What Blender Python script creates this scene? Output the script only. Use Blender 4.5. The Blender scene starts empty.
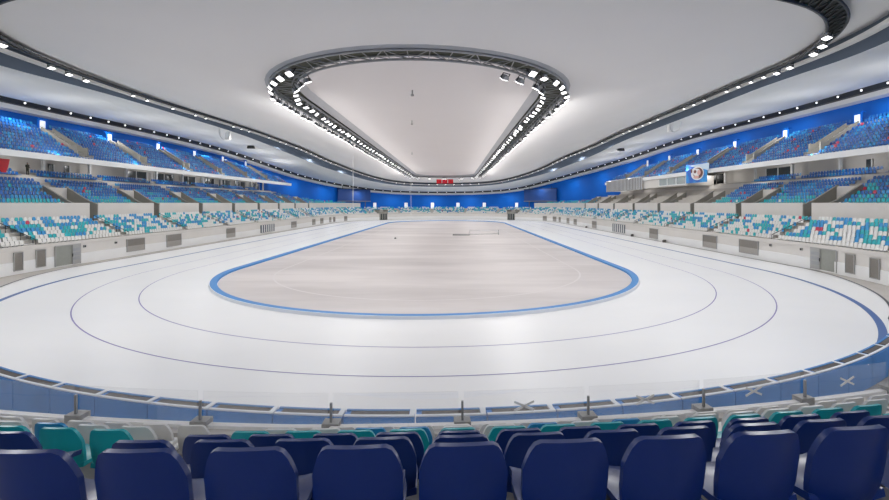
import bpy, math, random
from mathutils import Vector, Matrix
random.seed(7)
PI = math.pi
C = bpy.context.scene.collection
X0, YA, YB = 0.4, 48.0, 156.0            # axis of the oval, centres of the two end curves
STR = YB - YA
RW = 41.0                                 # radius of the trackside wall
Q = RW * PI / 2

# ------------------------------------------------------------------ materials
MATS = {}
def mat(name, col, rough=0.5, metal=0.0, var=0.0, scale=3.0, emit=None, est=0.0, spec=0.5, alpha=1.0, trans=0.0, bump=0.0):
    if name in MATS: return MATS[name]
    m = bpy.data.materials.new(name); m.use_nodes = True
    nt = m.node_tree; b = nt.nodes['Principled BSDF']
    b.inputs['Base Color'].default_value = (*col, 1)
    b.inputs['Roughness'].default_value = rough
    b.inputs['Metallic'].default_value = metal
    b.inputs['Specular IOR Level'].default_value = spec
    b.inputs['Alpha'].default_value = alpha
    b.inputs['Transmission Weight'].default_value = trans
    if emit:
        b.inputs['Emission Color'].default_value = (*emit, 1)
        b.inputs['Emission Strength'].default_value = est
    tc = nt.nodes.new('ShaderNodeTexCoord'); n = nt.nodes.new('ShaderNodeTexNoise')
    n.inputs['Scale'].default_value = scale; n.inputs['Detail'].default_value = 3
    nt.links.new(tc.outputs['Object'], n.inputs['Vector'])
    if var > 0:
        r = nt.nodes.new('ShaderNodeMix'); r.data_type = 'RGBA'
        r.inputs[6].default_value = (*[c * (1 - var) for c in col], 1)
        r.inputs[7].default_value = (*[min(1, c * (1 + var)) for c in col], 1)
        nt.links.new(n.outputs['Fac'], r.inputs[0]); nt.links.new(r.outputs[2], b.inputs['Base Color'])
    if bump > 0:
        bp = nt.nodes.new('ShaderNodeBump'); bp.inputs['Strength'].default_value = bump
        nt.links.new(n.outputs['Fac'], bp.inputs['Height']); nt.links.new(bp.outputs['Normal'], b.inputs['Normal'])
    MATS[name] = m
    return m

def streaked(name, col_a, col_b, sx, sy, rough, rough_b, spec=0.5, lo=0.35, hi=0.65, grid=None):
    """two colours mixed by noise stretched along one axis of the ground"""
    m = bpy.data.materials.new(name); m.use_nodes = True
    nt = m.node_tree; b = nt.nodes['Principled BSDF']; N = nt.nodes.new; L = nt.links.new
    tc = N('ShaderNodeTexCoord'); mp = N('ShaderNodeMapping'); mp.inputs['Scale'].default_value = (sx, sy, 1)
    L(tc.outputs['Object'], mp.inputs['Vector'])
    n = N('ShaderNodeTexNoise'); n.inputs['Scale'].default_value = 1; n.inputs['Detail'].default_value = 5; n.inputs['Roughness'].default_value = .6
    L(mp.outputs['Vector'], n.inputs['Vector'])
    rp = N('ShaderNodeMapRange'); rp.inputs[1].default_value = lo; rp.inputs[2].default_value = hi
    L(n.outputs['Fac'], rp.inputs[0])
    mx = N('ShaderNodeMix'); mx.data_type = 'RGBA'
    mx.inputs[6].default_value = (*col_a, 1); mx.inputs[7].default_value = (*col_b, 1)
    L(rp.outputs[0], mx.inputs[0]); L(mx.outputs[2], b.inputs['Base Color'])
    rr = N('ShaderNodeMapRange'); rr.inputs[3].default_value = rough; rr.inputs[4].default_value = rough_b
    L(n.outputs['Fac'], rr.inputs[0]); L(rr.outputs[0], b.inputs['Roughness'])
    b.inputs['Specular IOR Level'].default_value = spec
    MATS[name] = m
    return m

ICE = streaked('ice', (.83, .835, .84), (.87, .87, .87), .05, .11, .30, .42, .4)
INF = streaked('infield_surface', (.52, .483, .477), (.65, .61, .60), .045, .16, .5, .62, .25, .36, .62)
CONC = mat('concrete', (.53, .50, .46), .85, var=.10, scale=.8)
CONCL = mat('pale_concrete', (.66, .63, .59), .8, var=.06, scale=.6)
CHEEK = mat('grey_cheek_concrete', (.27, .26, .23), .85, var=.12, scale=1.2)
WALLM = mat('beige_panel', (.70, .67, .63), .7, var=.05, scale=.5)
WALLW = mat('white_panel', (.84, .84, .83), .5, var=.03, scale=.5)
FLOORM = mat('walkway_concrete', (.50, .47, .44), .7, var=.1, scale=.7)
BLUEW = mat('blue_wall_paint', (.003, .135, .60), .6, var=.08, scale=.25, spec=.2)
ROOF = mat('white_ceiling_membrane', (.80, .79, .785), .8, var=.02, scale=.15, spec=.1)
ROOFG = mat('pale_grey_ceiling', (.72, .73, .735), .8, var=.03, scale=.15, spec=.1)
MEMB = mat('warm_white_membrane', (.80, .77, .765), .8, var=.02, scale=.15, spec=.1)
SLATE = mat('slate_fascia', (.13, .165, .22), .85, var=.06, scale=.3, spec=.1)
WHITE = mat('white_paint', (.85, .85, .84), .45, var=.02)
DARK = mat('dark_steel', (.03, .032, .032), .5, metal=.3, var=.2)
OLIVE = mat('olive_grille', (.06, .065, .045), .7, var=.25, scale=4)
STEEL = mat('grey_steel', (.34, .35, .36), .4, metal=.6, var=.1)
LIP = mat('grey_lip', (.42, .43, .45), .45, var=.08, scale=.4)
GALV = mat('pale_steel', (.62, .63, .64), .4, metal=.4, var=.08)
DOORG = mat('grey_door', (.36, .36, .35), .5, var=.06)
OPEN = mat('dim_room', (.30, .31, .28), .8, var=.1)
VENTL = mat('pale_taupe_louvre', (.40, .375, .345), .6, var=.08)
VENT = mat('taupe_louvre', (.245, .225, .20), .6, var=.1)
LINEB = mat('blue_line', (.018, .10, .34), .4)
LINEP = mat('violet_line', (.20, .17, .42), .4)
BLK = mat('black_edge', (.045, .05, .07), .5)
BPAD = mat('blue_pad', (.035, .24, .66), .45, var=.12, scale=2.0)
BPADD = mat('blue_foam', (.045, .235, .57), .55, var=.08, scale=.6)
TARP = mat('blue_tarpaulin', (.015, .21, .62), .5, var=.22, scale=1.3, bump=.2)
WPAD = mat('white_seam', (.80, .84, .88), .5)
NETM = mat('dark_net', (.10, .09, .085), .8, var=.3, scale=8)
GLASS = mat('glass', (.93, .97, .98), .03, trans=1.0, alpha=.10)
TAPE = mat('white_tape', (.85, .85, .83), .6)
LENS = mat('lit_lens', (1, 1, 1), .3, emit=(1, .985, .96), est=9.0)
LAMP = mat('small_lamp', (1, 1, 1), .3, emit=(1, .98, .95), est=4.0)
RED = mat('red_cloth', (.78, .015, .03), .6, var=.12, scale=2)
SCRN = mat('switched_off_screen', (.012, .065, .27), .5, var=.1)
LITD = mat('lit_doorway', (.9, .93, .95), .5, emit=(.95, .98, 1), est=1.0)
WINDK = mat('dark_window', (.05, .06, .065), .2, var=.3, scale=.4)
WINDL = mat('pale_window', (.38, .43, .43), .15, var=.2, scale=.5)
PLK = {
    'white': mat('white_plastic', (.80, .79, .76), .4, var=.05),
    'teal': mat('teal_plastic', (.008, .44, .49), .35, var=.06),
    'sky blue': mat('sky_blue_plastic', (.016, .29, .60), .35, var=.06),
    'blue': mat('blue_plastic', (.006, .125, .43), .35, var=.06),
    'navy': mat('navy_plastic', (.006, .035, .19), .3, var=.08),
    'red': mat('red_plastic', (.55, .03, .09), .35, var=.06),
}

# ------------------------------------------------------------------ mesh helper
class MB:
    def __init__(s): s.v = []; s.f = []; s.m = []; s.slots = []
    def mi(s, m):
        if m not in s.slots: s.slots.append(m)
        return s.slots.index(m)
    def quad(s, pts, m):
        b = len(s.v); s.v += [tuple(p) for p in pts]; s.f.append(tuple(range(b, b + len(pts)))); s.m.append(s.mi(m))
    def add(s, vs, fs, m):
        b = len(s.v); k = s.mi(m); s.v += [tuple(p) for p in vs]
        for f in fs: s.f.append(tuple(b + i for i in f)); s.m.append(k)
    def box(s, lo, hi, m, M=None):
        x0, y0, z0 = lo; x1, y1, z1 = hi
        vs = [Vector(p) for p in ((x0,y0,z0),(x1,y0,z0),(x1,y1,z0),(x0,y1,z0),(x0,y0,z1),(x1,y0,z1),(x1,y1,z1),(x0,y1,z1))]
        if M is not None: vs = [M @ p for p in vs]
        s.add(vs, [(3,2,1,0),(4,5,6,7),(0,1,5,4),(1,2,6,5),(2,3,7,6),(3,0,4,7)], m)
    def bar(s, a, b, w, m, up=Vector((0, 0, 1)), h=None):
        a = Vector(a); b = Vector(b); d = (b - a); L = d.length
        if L < 1e-6: return
        d.normalize(); x = d.cross(up)
        if x.length < 1e-4: x = d.cross(Vector((1, 0, 0)))
        x.normalize(); y = x.cross(d); h = h or w
        vs = []
        for p in (a, b):
            for sx, sy in ((-1,-1),(1,-1),(1,1),(-1,1)): vs.append(p + x * sx * w / 2 + y * sy * h / 2)
        s.add(vs, [(3,2,1,0),(4,5,6,7),(0,1,5,4),(1,2,6,5),(2,3,7,6),(3,0,4,7)], m)
    def tube(s, pts, r, m, n=6, closed=False):
        pts = [Vector(p) for p in pts]; k = len(pts); rings = []
        for i, p in enumerate(pts):
            a = pts[(i - 1) % k] if (closed or i > 0) else p
            b = pts[(i + 1) % k] if (closed or i < k - 1) else p
            d = (b - a).normalized(); x = d.cross(Vector((0, 0, 1)))
            if x.length < 1e-3: x = Vector((1, 0, 0))
            x.normalize(); y = x.cross(d)
            rings.append([p + (x * math.cos(2*PI*j/n) + y * math.sin(2*PI*j/n)) * r for j in range(n)])
        vs = [q for R in rings for q in R]; fs = []
        for i in range(k if closed else k - 1):
            i2 = (i + 1) % k
            for j in range(n): fs.append((i*n+j, i*n+(j+1)%n, i2*n+(j+1)%n, i2*n+j))
        if not closed: fs += [tuple(range(n))[::-1], tuple((k-1)*n+j for j in range(n))]
        s.add(vs, fs, m)
    def prism(s, outline, y0, y1, m, M=None):
        """outline in x,z extruded along y"""
        n = len(outline)
        vs = [Vector((x, y0, z)) for x, z in outline] + [Vector((x, y1, z)) for x, z in outline]
        if M is not None: vs = [M @ p for p in vs]
        s.add(vs, [tuple(range(n)), tuple(range(2*n-1, n-1, -1))] + [((i+1)%n, i, n+i, n+(i+1)%n) for i in range(n)], m)
    def mesh(s, name, smooth=False):
        me = bpy.data.meshes.new(name); me.from_pydata(s.v, [], s.f)
        for m in s.slots: me.materials.append(m)
        me.polygons.foreach_set('material_index', s.m)
        if smooth: me.polygons.foreach_set('use_smooth', [True] * len(s.f))
        me.validate(); me.update()
        if smooth: me.set_sharp_from_angle(angle=.75)
        return me
    def build(s, name, parent=None, smooth=False, fix=False):
        me = s.mesh(name, smooth)
        if fix:
            import bmesh
            bm = bmesh.new(); bm.from_mesh(me); bmesh.ops.recalc_face_normals(bm, faces=bm.faces); bm.to_mesh(me); bm.free()
        o = bpy.data.objects.new(name, me); C.objects.link(o)
        if parent: o.parent = parent
        return o

def obj(name, me, parent=None):
    o = bpy.data.objects.new(name, me); C.objects.link(o)
    if parent: o.parent = parent
    return o
def tag(o, label, cat, group=None, kind='thing'):
    o['label'] = label; o['category'] = cat; o['kind'] = kind
    if group: o['group'] = group
    return o
def empty(name, label, cat, group=None, loc=(0, 0, 0), rz=0):
    o = bpy.data.objects.new(name, None); C.objects.link(o); o.location = loc; o.rotation_euler = (0, 0, rz)
    return tag(o, label, cat, group)
def struct(mb, name, smooth=False, fix=False):
    o = mb.build(name, None, smooth, fix); o['kind'] = 'structure'; return o
def dup(root, M, label, group=None):
    r = root.copy(); C.objects.link(r); r.matrix_world = M; r['label'] = label
    if group: r['group'] = group
    for ch in root.children:
        c = ch.copy(); C.objects.link(c); c.parent = r
        for g in ch.children:
            d = g.copy(); C.objects.link(d); d.parent = c
    return r
ONES = 'zeroth first second third fourth fifth sixth seventh eighth ninth tenth eleventh twelfth thirteenth fourteenth fifteenth sixteenth seventeenth eighteenth nineteenth'.split()
TENS = {20: 'twenty', 30: 'thirty', 40: 'forty', 50: 'fifty', 60: 'sixty', 70: 'seventy', 80: 'eighty', 90: 'ninety'}
def nth(n):
    if n < 20: return ONES[n]
    if n >= 100: return 'hundred-and-' + nth(n - 100) if n > 100 else 'hundredth'
    t = TENS[n // 10 * 10]
    return t[:-1] + 'ieth' if n % 10 == 0 else t + '-' + ONES[n % 10]

# ------------------------------------------------------------------ the oval's own coordinates
# u: metres along the trackside wall, 0 at the near end, growing towards the right straight; R: distance from the oval's spine
UR0, UR1 = Q, Q + STR
UL0, UL1 = 3 * Q + STR, 3 * Q + 2 * STR
UT = 4 * Q + 2 * STR
def fr(u):
    """base centre, outward normal, of the oval at u"""
    u = (u + UT / 2) % UT - UT / 2 if False else u % UT
    if u < UR0: a = -PI/2 + u / RW; return Vector((X0, YA, 0)), Vector((math.cos(a), math.sin(a), 0))
    if u < UR1: return Vector((X0, YA + u - UR0, 0)), Vector((1, 0, 0))
    if u < UL0: a = (u - UR1) / RW; return Vector((X0, YB, 0)), Vector((math.cos(a), math.sin(a), 0))
    if u < UL1: return Vector((X0, YB - (u - UL0), 0)), Vector((-1, 0, 0))
    a = PI + (u - UL1) / RW; return Vector((X0, YA, 0)), Vector((math.cos(a), math.sin(a), 0))
def P(u, R, z=0.0):
    c, n = fr(u); p = c + n * R; p.z = z; return p
def frameM(u, R, z):
    """local +y faces the ice, +x along the stand"""
    c, n = fr(u); p = c + n * R; p.z = z
    y = -n; x = y.cross(Vector((0, 0, 1)))
    M = Matrix.Identity(4)
    for i in range(3): M[i][0] = x[i]; M[i][1] = y[i]; M[i][2] = (0, 0, 1)[i]; M[i][3] = p[i]
    return M
def uR(Y): return UR0 + (Y - YA)
def uL(Y): return UL0 + (YB - Y)
def us(u0, u1, step=2.0):
    n = max(1, int(math.ceil((u1 - u0) / step))); return [u0 + (u1 - u0) * i / n for i in range(n + 1)]
def val(f, u): return f(u) if callable(f) else f
def sweep(mb, prof, u0, u1, m, step=2.0, closed_prof=False, caps=False, closed=False):
    """profile [(R,z)] (numbers or functions of u) swept along u"""
    U = us(u0, u1, step); n = len(prof); vs = []
    if closed: U = U[:-1]
    for u in U:
        for R, z in prof: vs.append(P(u, val(R, u), val(z, u)))
    fs = []; k = len(U); nn = n if closed_prof else n - 1
    for i in range(k if closed else k - 1):
        i2 = (i + 1) % k
        for j in range(nn):
            j2 = (j + 1) % n; fs.append((i*n+j, i*n+j2, i2*n+j2, i2*n+j))
    if caps and not closed: fs += [tuple(range(n))[::-1], tuple((k-1)*n + j for j in range(n))]
    mb.add(vs, fs, m)
def sbox(mb, R0, R1, z0, z1, u0, u1, m, step=2.0, closed=False):
    sweep(mb, [(R0, z0), (R1, z0), (R1, z1), (R0, z1)], u0, u1, m, step, True, True, closed)
def flat(mb, Rf, z, m, step=1.5):
    """filled oval"""
    U = us(0, UT, step)[:-1]; vs = [P(u, val(Rf, u), z) for u in U]; n = len(vs)
    half = [Vector((X0, min(max(p.y, YA), YB), z)) for p in vs]
    mb.add(vs + half, [(i, (i+1)%n, n+(i+1)%n, n+i) for i in range(n)], m)

def lerp_tab(tab, t):
    if t <= tab[0][0]: return tab[0][1]
    for (a, va), (b, vb) in zip(tab, tab[1:]):
        if t <= b:
            k = (t - a) / (b - a); return va + (vb - va) * k
    return tab[-1][1]

# ------------------------------------------------------------------ camera
CAMX, CAMZ, K = 2.96, 7.1, 445.0
cd = bpy.data.cameras.new('camera'); co = bpy.data.objects.new('camera', cd); C.objects.link(co)
co.location = (CAMX, 0, CAMZ); co.rotation_euler = (PI/2, 0, 0)
cd.sensor_width = 36; cd.lens = K / 889 * 36
cd.shift_x = -8.9 / 889; cd.shift_y = -47 / 889; cd.clip_end = 600; cd.clip_start = .05
bpy.context.scene.camera = co
def seen(p, mx=0):
    if p.y < .3: return False
    x = 453.4 + K * (p.x - CAMX) / p.y; y = 203 + K * (CAMZ - p.z) / p.y
    return -mx <= x <= 889 + mx and -mx <= y <= 500 + mx

# ------------------------------------------------------------------ ground
SHX = .6          # the ice sheet sits slightly to the right of the stands' axis
def off(R): return lambda u: R + SHX * fr(u)[1].x
def pad(R): return lambda u: R + (SHX if fr(u)[1].x > 0 else 1.25) * fr(u)[1].x
def edgeR(u):
    u = u % UT
    d = min(abs(u), abs(u - UT)) / RW                  # angle from the near end
    if d > PI/2: return 40.0 + SHX * fr(u)[1].x
    return lerp_tab([(0, 35.3), (.95, 35.35), (1.13, 36.8), (1.30, 38.1), (1.45, 39.3), (PI/2, 40.0)], d) + (SHX if fr(u)[1].x > 0 else 1.25 - .65 * max(0, d - .9) / .67) * fr(u)[1].x
mb = MB(); flat(mb, 63, -.03, FLOORM); struct(mb, 'floor')
mb = MB(); flat(mb, lambda u: edgeR(u) - .02, 0.0, ICE); struct(mb, 'floor_ice')
mb = MB(); flat(mb, 20.2, .012, INF); struct(mb, 'floor_infield')
def line(name, R, w, z, m):
    mb = MB()
    f0 = (lambda u: val(R, u) - w/2); f1 = (lambda u: val(R, u) + w/2)
    sweep(mb, [(f0, z), (f1, z)], 0, UT, m, .8, closed=True)
    return struct(mb, name)
line('trim_1', off(26.1), .07, .006, LINEP)
line('trim_2', off(29.8), .075, .006, LINEP)
line('trim_3', off(34.75), .38, .006, LINEB)
line('trim_4', edgeR, .16, .03, BLK)
FAINT = mat('faint_infield_line', (.63, .595, .59), .5)
line('trim_5', 15.6, .16, .018, FAINT)
# centre line and circle on the infield
mb = MB()
mb.tube([(X0 + 3.2*math.cos(2*PI*i/40), 118 + 3.2*math.sin(2*PI*i/40), .0) for i in range(40)], .02, FAINT, 4, True)
struct(mb, 'trim_6')

mb = MB()
sweep(mb, [(20.25, .0), (20.25, .16), (20.32, .20), (20.82, .20)], 0, UT, BPADD, .8, closed=True)
sweep(mb, [(20.82, .20), (20.86, .19), (20.92, 0)], 0, UT, WPAD, .8, closed=True)
o = mb.build('infield_kerb'); tag(o, 'low blue foam kerb with pale outer face circling the infield', 'kerb')

# ------------------------------------------------------------------ trackside wall and stands
def H(u):
    u = u % UT; d = min(u, UT - u)
    return lerp_tab([(0, 3.56), (10, 3.54), (22, 3.52), (45, 3.0), (58, 2.75), (70, 2.72)], d) + (lerp_tab([(0, 0), (8, .17), (20, .17), (40, 0)], d) if u > UT / 2 else 0)
GATES = [UR1 + Q + 41*s*.715 for s in (-1, 1)]
NR = 7
def rowR(i): return 41.75 + .78 * i
def rowZ(i): return lambda u: H(u) - .32 + .37 * i
mb = MB()
sweep(mb, [(RW, 1.25), (RW, lambda u: H(u) - .42)], 0, UT, WALLM, 1.5, closed=True)
struct(mb, 'wall_track')
mb = MB()
sweep(mb, [(RW + .25, lambda u: H(u) - .42), (RW - .10, lambda u: H(u) - .42), (RW - .10, H), (RW + .25, H), (RW + .25, lambda u: H(u) - .5)], 0, UT, CONCL, 1.5, closed=True)
struct(mb, 'trim_7')
mb = MB()
sweep(mb, [(RW - .06, 0), (RW - .06, 1.22), (RW + .02, 1.25)], 0, UT, WALLW, 1.5, closed=True)
struct(mb, 'baseboard_track')

AISLES_L = [60.2 + 13.3 * k - 13.3 for k in range(0, 8)]
AISLES_R = [54.4 + 13.8 * k for k in range(0, 8)]
aisle_u = [uR(y) for y in AISLES_R] + [uL(y) for y in AISLES_L]
aisle_u += [UR1 + 14 + 14.3*k for k in range(8)] + [20, 38, UT - 20, UT - 38]
CAMGAP = 5.0
# lower tier: solid steps all round
mb = MB()
for i in range(NR):
    sweep(mb, [(rowR(i) - .45 if i else RW + .2, (lambda u, i=i: H(u) - .32 + .37*(i-1)) if i else 0.0), (rowR(i) - .45 if i else RW + .2, rowZ(i)), (rowR(i) + .35, rowZ(i))], 0, UT, CONC, 2.0, closed=True)
sweep(mb, [(rowR(NR-1) + .3, rowZ(NR-1)), (47.95, rowZ(NR-1))], 0, UT, FLOORM, 2.0, closed=True)
struct(mb, 'floor_lower_tier')
# walkway behind the far and near seats out to the outer wall
mb = MB()
sweep(mb, [(47.9, 4.6), (66, 4.6)], UR1 + 15, UL0 - 15, FLOORM, 2.0)
sweep(mb, [(47.9, 5.46), (66, 5.46)], -46, 46, FLOORM, 2.0)
struct(mb, 'floor_walkway')

# middle tier
MR0, MDZ, MDR = 48.5, .47, .82
def midR(j): return MR0 + .55 + MDR * j
def midZ(j): return 6.35 + MDZ * j
NM = 8
VOM_R = [uR(56.4 + 13.8 * k) for k in range(8)]
VOM_L = [uL(61.8 + 13.3 * k) for k in range(8)]
VOMS = VOM_R + VOM_L
VW = 1.75
def mid_rows(u):
    """how many rows the middle tier has at u"""
    u = u % UT
    if u > UT/2: u = UT - u
    if u < 42: return 0
    e = u - (UR1 - 12)
    return NM if e < 0 else max(0, int(NM - e / 5.2))
MU0, MU1 = 42, UR1 + 29
SIDES = [('right', MU0, MU1), ('left', UT - MU1, UT - MU0)]
def cut(u0, u1, voms, w):
    segs = []; a = u0
    for v in sorted(voms):
        if v - w > a and v + w < u1: segs.append((a, v - w)); a = v + w
    segs.append((a, u1)); return segs
def row_span(j, side):
    lim = MU1 if j == 0 else min(MU1, (UR1 - 12) + (NM - j) * 5.2)
    return (MU0, lim) if side == 'right' else (UT - lim, UT - MU0)
mp_parapet = {}
for side, a, b in SIDES:
    V = VOM_R if side == 'right' else VOM_L
    mb = MB()
    for j in range(NM):
        s0, s1 = row_span(j, side)
        for (p, q) in (cut(s0, s1, V, VW) if j < 5 else [(s0, s1)]):
            sbox(mb, midR(j) - .45, midR(j + 1) - .45, 4.6, midZ(j), p, q, CONC)
    # cross aisle and two upper rows under the balcony
    s0, s1 = row_span(NM - 1, side)
    e0, e1 = (s0, uR(141)) if side == 'right' else (uL(146), s1)
    sbox(mb, midR(NM) - .45, 56.7, 4.6, 9.95, e0, e1, CONC)
    sbox(mb, 56.3, 57.2, 9.9, 10.55, e0, e1, CONC)
    sbox(mb, 57.2, 60, 9.9, 11.05, e0, e1, CONC)
    struct(mb, 'floor_mid_tier_' + side)
    # front parapet with slots
    mb = MB()
    for (p, q) in cut(a, b, [v - (VW - .75) * (1 if side == 'right' else -1) * -1 for v in V], .75):
        sbox(mb, MR0 - .35, MR0 - .1, 4.4, 7.12, p, q, WALLM)
    struct(mb, 'wall_parapet_' + side)
    mb = MB()
    sbox(mb, 55.55, 55.7, 9.8, 10.72, e0, e1, CONCL)
    struct(mb, 'trim_parapet_' + side)
    # stair wells: cheek walls, back wall, floor
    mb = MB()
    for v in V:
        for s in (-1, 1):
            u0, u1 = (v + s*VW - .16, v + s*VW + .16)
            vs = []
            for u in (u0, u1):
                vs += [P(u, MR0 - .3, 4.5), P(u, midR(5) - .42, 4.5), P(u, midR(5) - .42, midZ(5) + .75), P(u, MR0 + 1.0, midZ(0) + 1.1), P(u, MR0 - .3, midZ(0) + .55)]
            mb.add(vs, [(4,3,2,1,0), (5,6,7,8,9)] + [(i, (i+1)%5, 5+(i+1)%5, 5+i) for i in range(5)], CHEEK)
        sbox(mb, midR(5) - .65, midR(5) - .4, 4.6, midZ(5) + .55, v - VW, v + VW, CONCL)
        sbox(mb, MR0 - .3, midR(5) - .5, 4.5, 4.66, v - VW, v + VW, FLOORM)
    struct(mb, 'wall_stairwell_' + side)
    # concourse: back wall, pillars
    mb = MB()
    sbox(mb, 59.6, 59.9, 10.5, 14.2, e0, e1, WALLM)
    struct(mb, 'wall_concourse_' + side)

# balcony (upper tier)
NB = 11
WALL_A, WALL_B, WALL_Y, WALL_N = 62.0, 112.0, 95.0, 2.5
def wallX(Y):
    t = min(1, abs((Y - WALL_Y) / WALL_B)); return WALL_A * (1 - t**WALL_N) ** (1 / WALL_N)
def balR(k): return 51.35 + .75 * k
def balZ(k): return 12.95 + .52 * k
def bal_near(k):
    y = 38 + k * .9
    while wallX(y) < balR(k) + .4 + .9: y += .5
    return y
def bal_ends(k, side):
    far = (141 if side == 'right' else 146) - (0 if k < 4 else (k - 4) * 4.0)
    near = bal_near(k)
    while wallX(far) < balR(k) + .4 + .9: far -= .5
    return (uR(near), uR(far)) if side == 'right' else (uL(far), uL(near))
UV_R = [uR(y) for y in (62, 75.5, 89, 102.5, 116, 129)]
UV_L = [uL(y) for y in (66.5, 79.5, 92.5, 105.5, 118.5, 131.5)]
AW = .95
for side in ('right', 'left'):
    V = UV_R if side == 'right' else UV_L
    mb = MB()
    for k in range(NB):
        a, b = bal_ends(k, side)
        a2, b2 = max(a, UR0) if side == 'right' else a, b if side == 'right' else min(b, UL1)
        sbox(mb, balR(k) - .4, balR(k) + .35, min(balZ(k) - .1, max(balZ(k) - .9, 12.8 + .28 * (balR(k) - 50.4))), balZ(k), a2, b2, CONC)
    a, b = bal_ends(0, side)
    sweep(mb, [(50.7, 12.78), (53.0, 13.45), (59.8, 14.2)], a, b, WALLM, 4)
    struct(mb, 'floor_balcony_' + side)
    mb = MB()
    sbox(mb, 50.55, 50.85, 12.75, 13.52, a, b, WHITE)
    struct(mb, 'trim_balcony_' + side)
    # stair wells cut in the balcony
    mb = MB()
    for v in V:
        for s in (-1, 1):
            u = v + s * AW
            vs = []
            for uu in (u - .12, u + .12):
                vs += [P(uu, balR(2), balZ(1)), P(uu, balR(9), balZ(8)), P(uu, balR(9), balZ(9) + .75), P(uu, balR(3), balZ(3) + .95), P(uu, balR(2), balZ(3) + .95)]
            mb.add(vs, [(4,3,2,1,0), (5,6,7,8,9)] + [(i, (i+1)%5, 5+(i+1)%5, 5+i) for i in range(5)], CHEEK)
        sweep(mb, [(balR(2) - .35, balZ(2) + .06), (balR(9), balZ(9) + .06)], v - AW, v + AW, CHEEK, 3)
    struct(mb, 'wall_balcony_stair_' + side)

# ------------------------------------------------------------------ outer wall and roof
NS = 240
def se_pt(a, b, yc, n, th):
    c, s = math.cos(th), math.sin(th)
    return (X0*0 + a * math.copysign(abs(c) ** (2/n), c), yc + b * math.copysign(abs(s) ** (2/n), s))
PHI = []
for i in range(NS):
    x, y = se_pt(WALL_A, WALL_B, WALL_Y, WALL_N, 2*PI*(i+.5)/NS); PHI.append(math.atan2(y - 98, x))
def polar(inside):
    out = []
    for ph in PHI:
        c, s = math.cos(ph), math.sin(ph); lo, hi = 0, 200
        for _ in range(40):
            m = (lo + hi) / 2
            if inside(c*m, 98 + s*m): lo = m
            else: hi = m
        out.append((c*lo, 98 + s*lo))
    return out
def se_in(a, b, yc, n): return lambda x, y: abs(x/a)**n + abs((y-yc)/b)**n < 1
def st_in(R, y0=41, y1=157): return lambda x, y: (x**2 + (y - min(max(y, y0), y1))**2) < R*R
ZT = {
 'rim': ([(-1,16.5),(-.6,19.6),(-.3,20.6),(-.1,21.1),(.06,21.2),(.2,20.9),(.33,20.1),(.43,18.8),(.64,15.7),(.82,13.4),(.95,11.4),(1,10.6)],
         [(-1,17),(-.6,20.6),(-.32,21.6),(-.1,22),(.1,22.2),(.2,22),(.32,21),(.53,19.4),(.74,17),(.9,13.4),(1,10.6)]),
 'low': ([(-1,16),(-.66,19.1),(-.49,20.8),(-.3,21.6),(-.1,22),(.1,21.8),(.37,20.3),(.7,17.5),(.95,14.2),(1,13.4)],
         [(-1,16),(-.74,18.6),(-.54,20.9),(-.42,21.5),(-.2,21.8),(.1,21.8),(.54,19.1),(.89,15.7),(1,13.4)]),
 'up': ([(-1,18),(-.66,21.3),(-.49,22.3),(-.18,23.6),(.1,24.1),(.37,23.6),(.7,20.2),(.95,16),(1,14.9)],
        [(-1,18),(-.63,21.6),(-.54,22.6),(-.42,23.4),(-.2,24),(.1,24.1),(.54,22.6),(.93,16.6),(1,14.9)]),
}
def ztab(key, t, s):
    def sm(tab):   # smoothed lookup
        return sum(lerp_tab(tab, t + d) for d in (-.08, -.04, 0, .04, .08)) / 5
    k = .5 + .5 * max(-1, min(1, s * 1.4))
    L, R = ZT[key]; return sm(L) * (1 - k) + sm(R) * k
def ring(a, b, yc, n, key, dz=0):
    return [Vector((x, y, ztab(key, (y - yc) / b, x / a) + dz)) for x, y in polar(se_in(a, b, yc, n))]
def ringR(R, z): return [Vector((x, y, z)) for x, y in polar(st_in(R))]
def loft(mb, A, B, m, steps=1, sag=0.0):
    n = len(A); vs = []
    for k in range(steps + 1):
        t = k / steps
        for p, q in zip(A, B):
            v = p.lerp(q, t); v.z -= sag * math.sin(PI * t); vs.append(v)
    mb.add(vs, [(k*n+i, k*n+(i+1)%n, (k+1)*n+(i+1)%n, (k+1)*n+i) for k in range(steps) for i in range(n)], m)
RIM = ring(WALL_A, WALL_B, WALL_Y, WALL_N, 'rim')
R2L = ring(43, 88, 97, 2.6, 'low')
R2U = ring(43, 88, 97, 2.6, 'up')
R1O = ringR(13.30, 17.0); R1I = ringR(10.25, 17.5)
mb = MB(); loft(mb, [Vector((p.x, p.y, 0)) for p in RIM], [p + Vector((0, 0, .2)) for p in RIM], BLUEW); struct(mb, 'wall_back')
mb = MB()
SH1 = [Vector((p.x*.985, 95 + (p.y-95)*.99, p.z - .15)) for p in RIM]
SH2 = [Vector((p.x*.985, 95 + (p.y-95)*.99, p.z + .55)) for p in RIM]
loft(mb, [p + Vector((0, 0, -.35)) for p in RIM], SH1, WHITE); loft(mb, SH1, SH2, WHITE)
struct(mb, 'trim_8')
DB = [Vector((p.x*.975, 95 + (p.y-95)*.983, p.z + .62)) for p in RIM]
DT = [Vector((p.x*.965, 95 + (p.y-95)*.975, p.z + 1.15)) for p in RIM]
mb = MB(); loft(mb, SH2, DB, DARK); loft(mb, DB, DT, DARK); struct(mb, 'trim_9')
mb = MB()
loft(mb, [p + Vector((0, 0, .0)) for p in DT], R2L, ROOFG, 8, .15)
struct(mb, 'ceiling_outer', True)
mb = MB(); loft(mb, R2L, R2U, SLATE, 2); struct(mb, 'trim_10', True)
mb = MB(); loft(mb, R2U, R1O, ROOF, 14, .4); struct(mb, 'ceiling_main', True)
R1a = ringR(13.02, 16.85)
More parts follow.
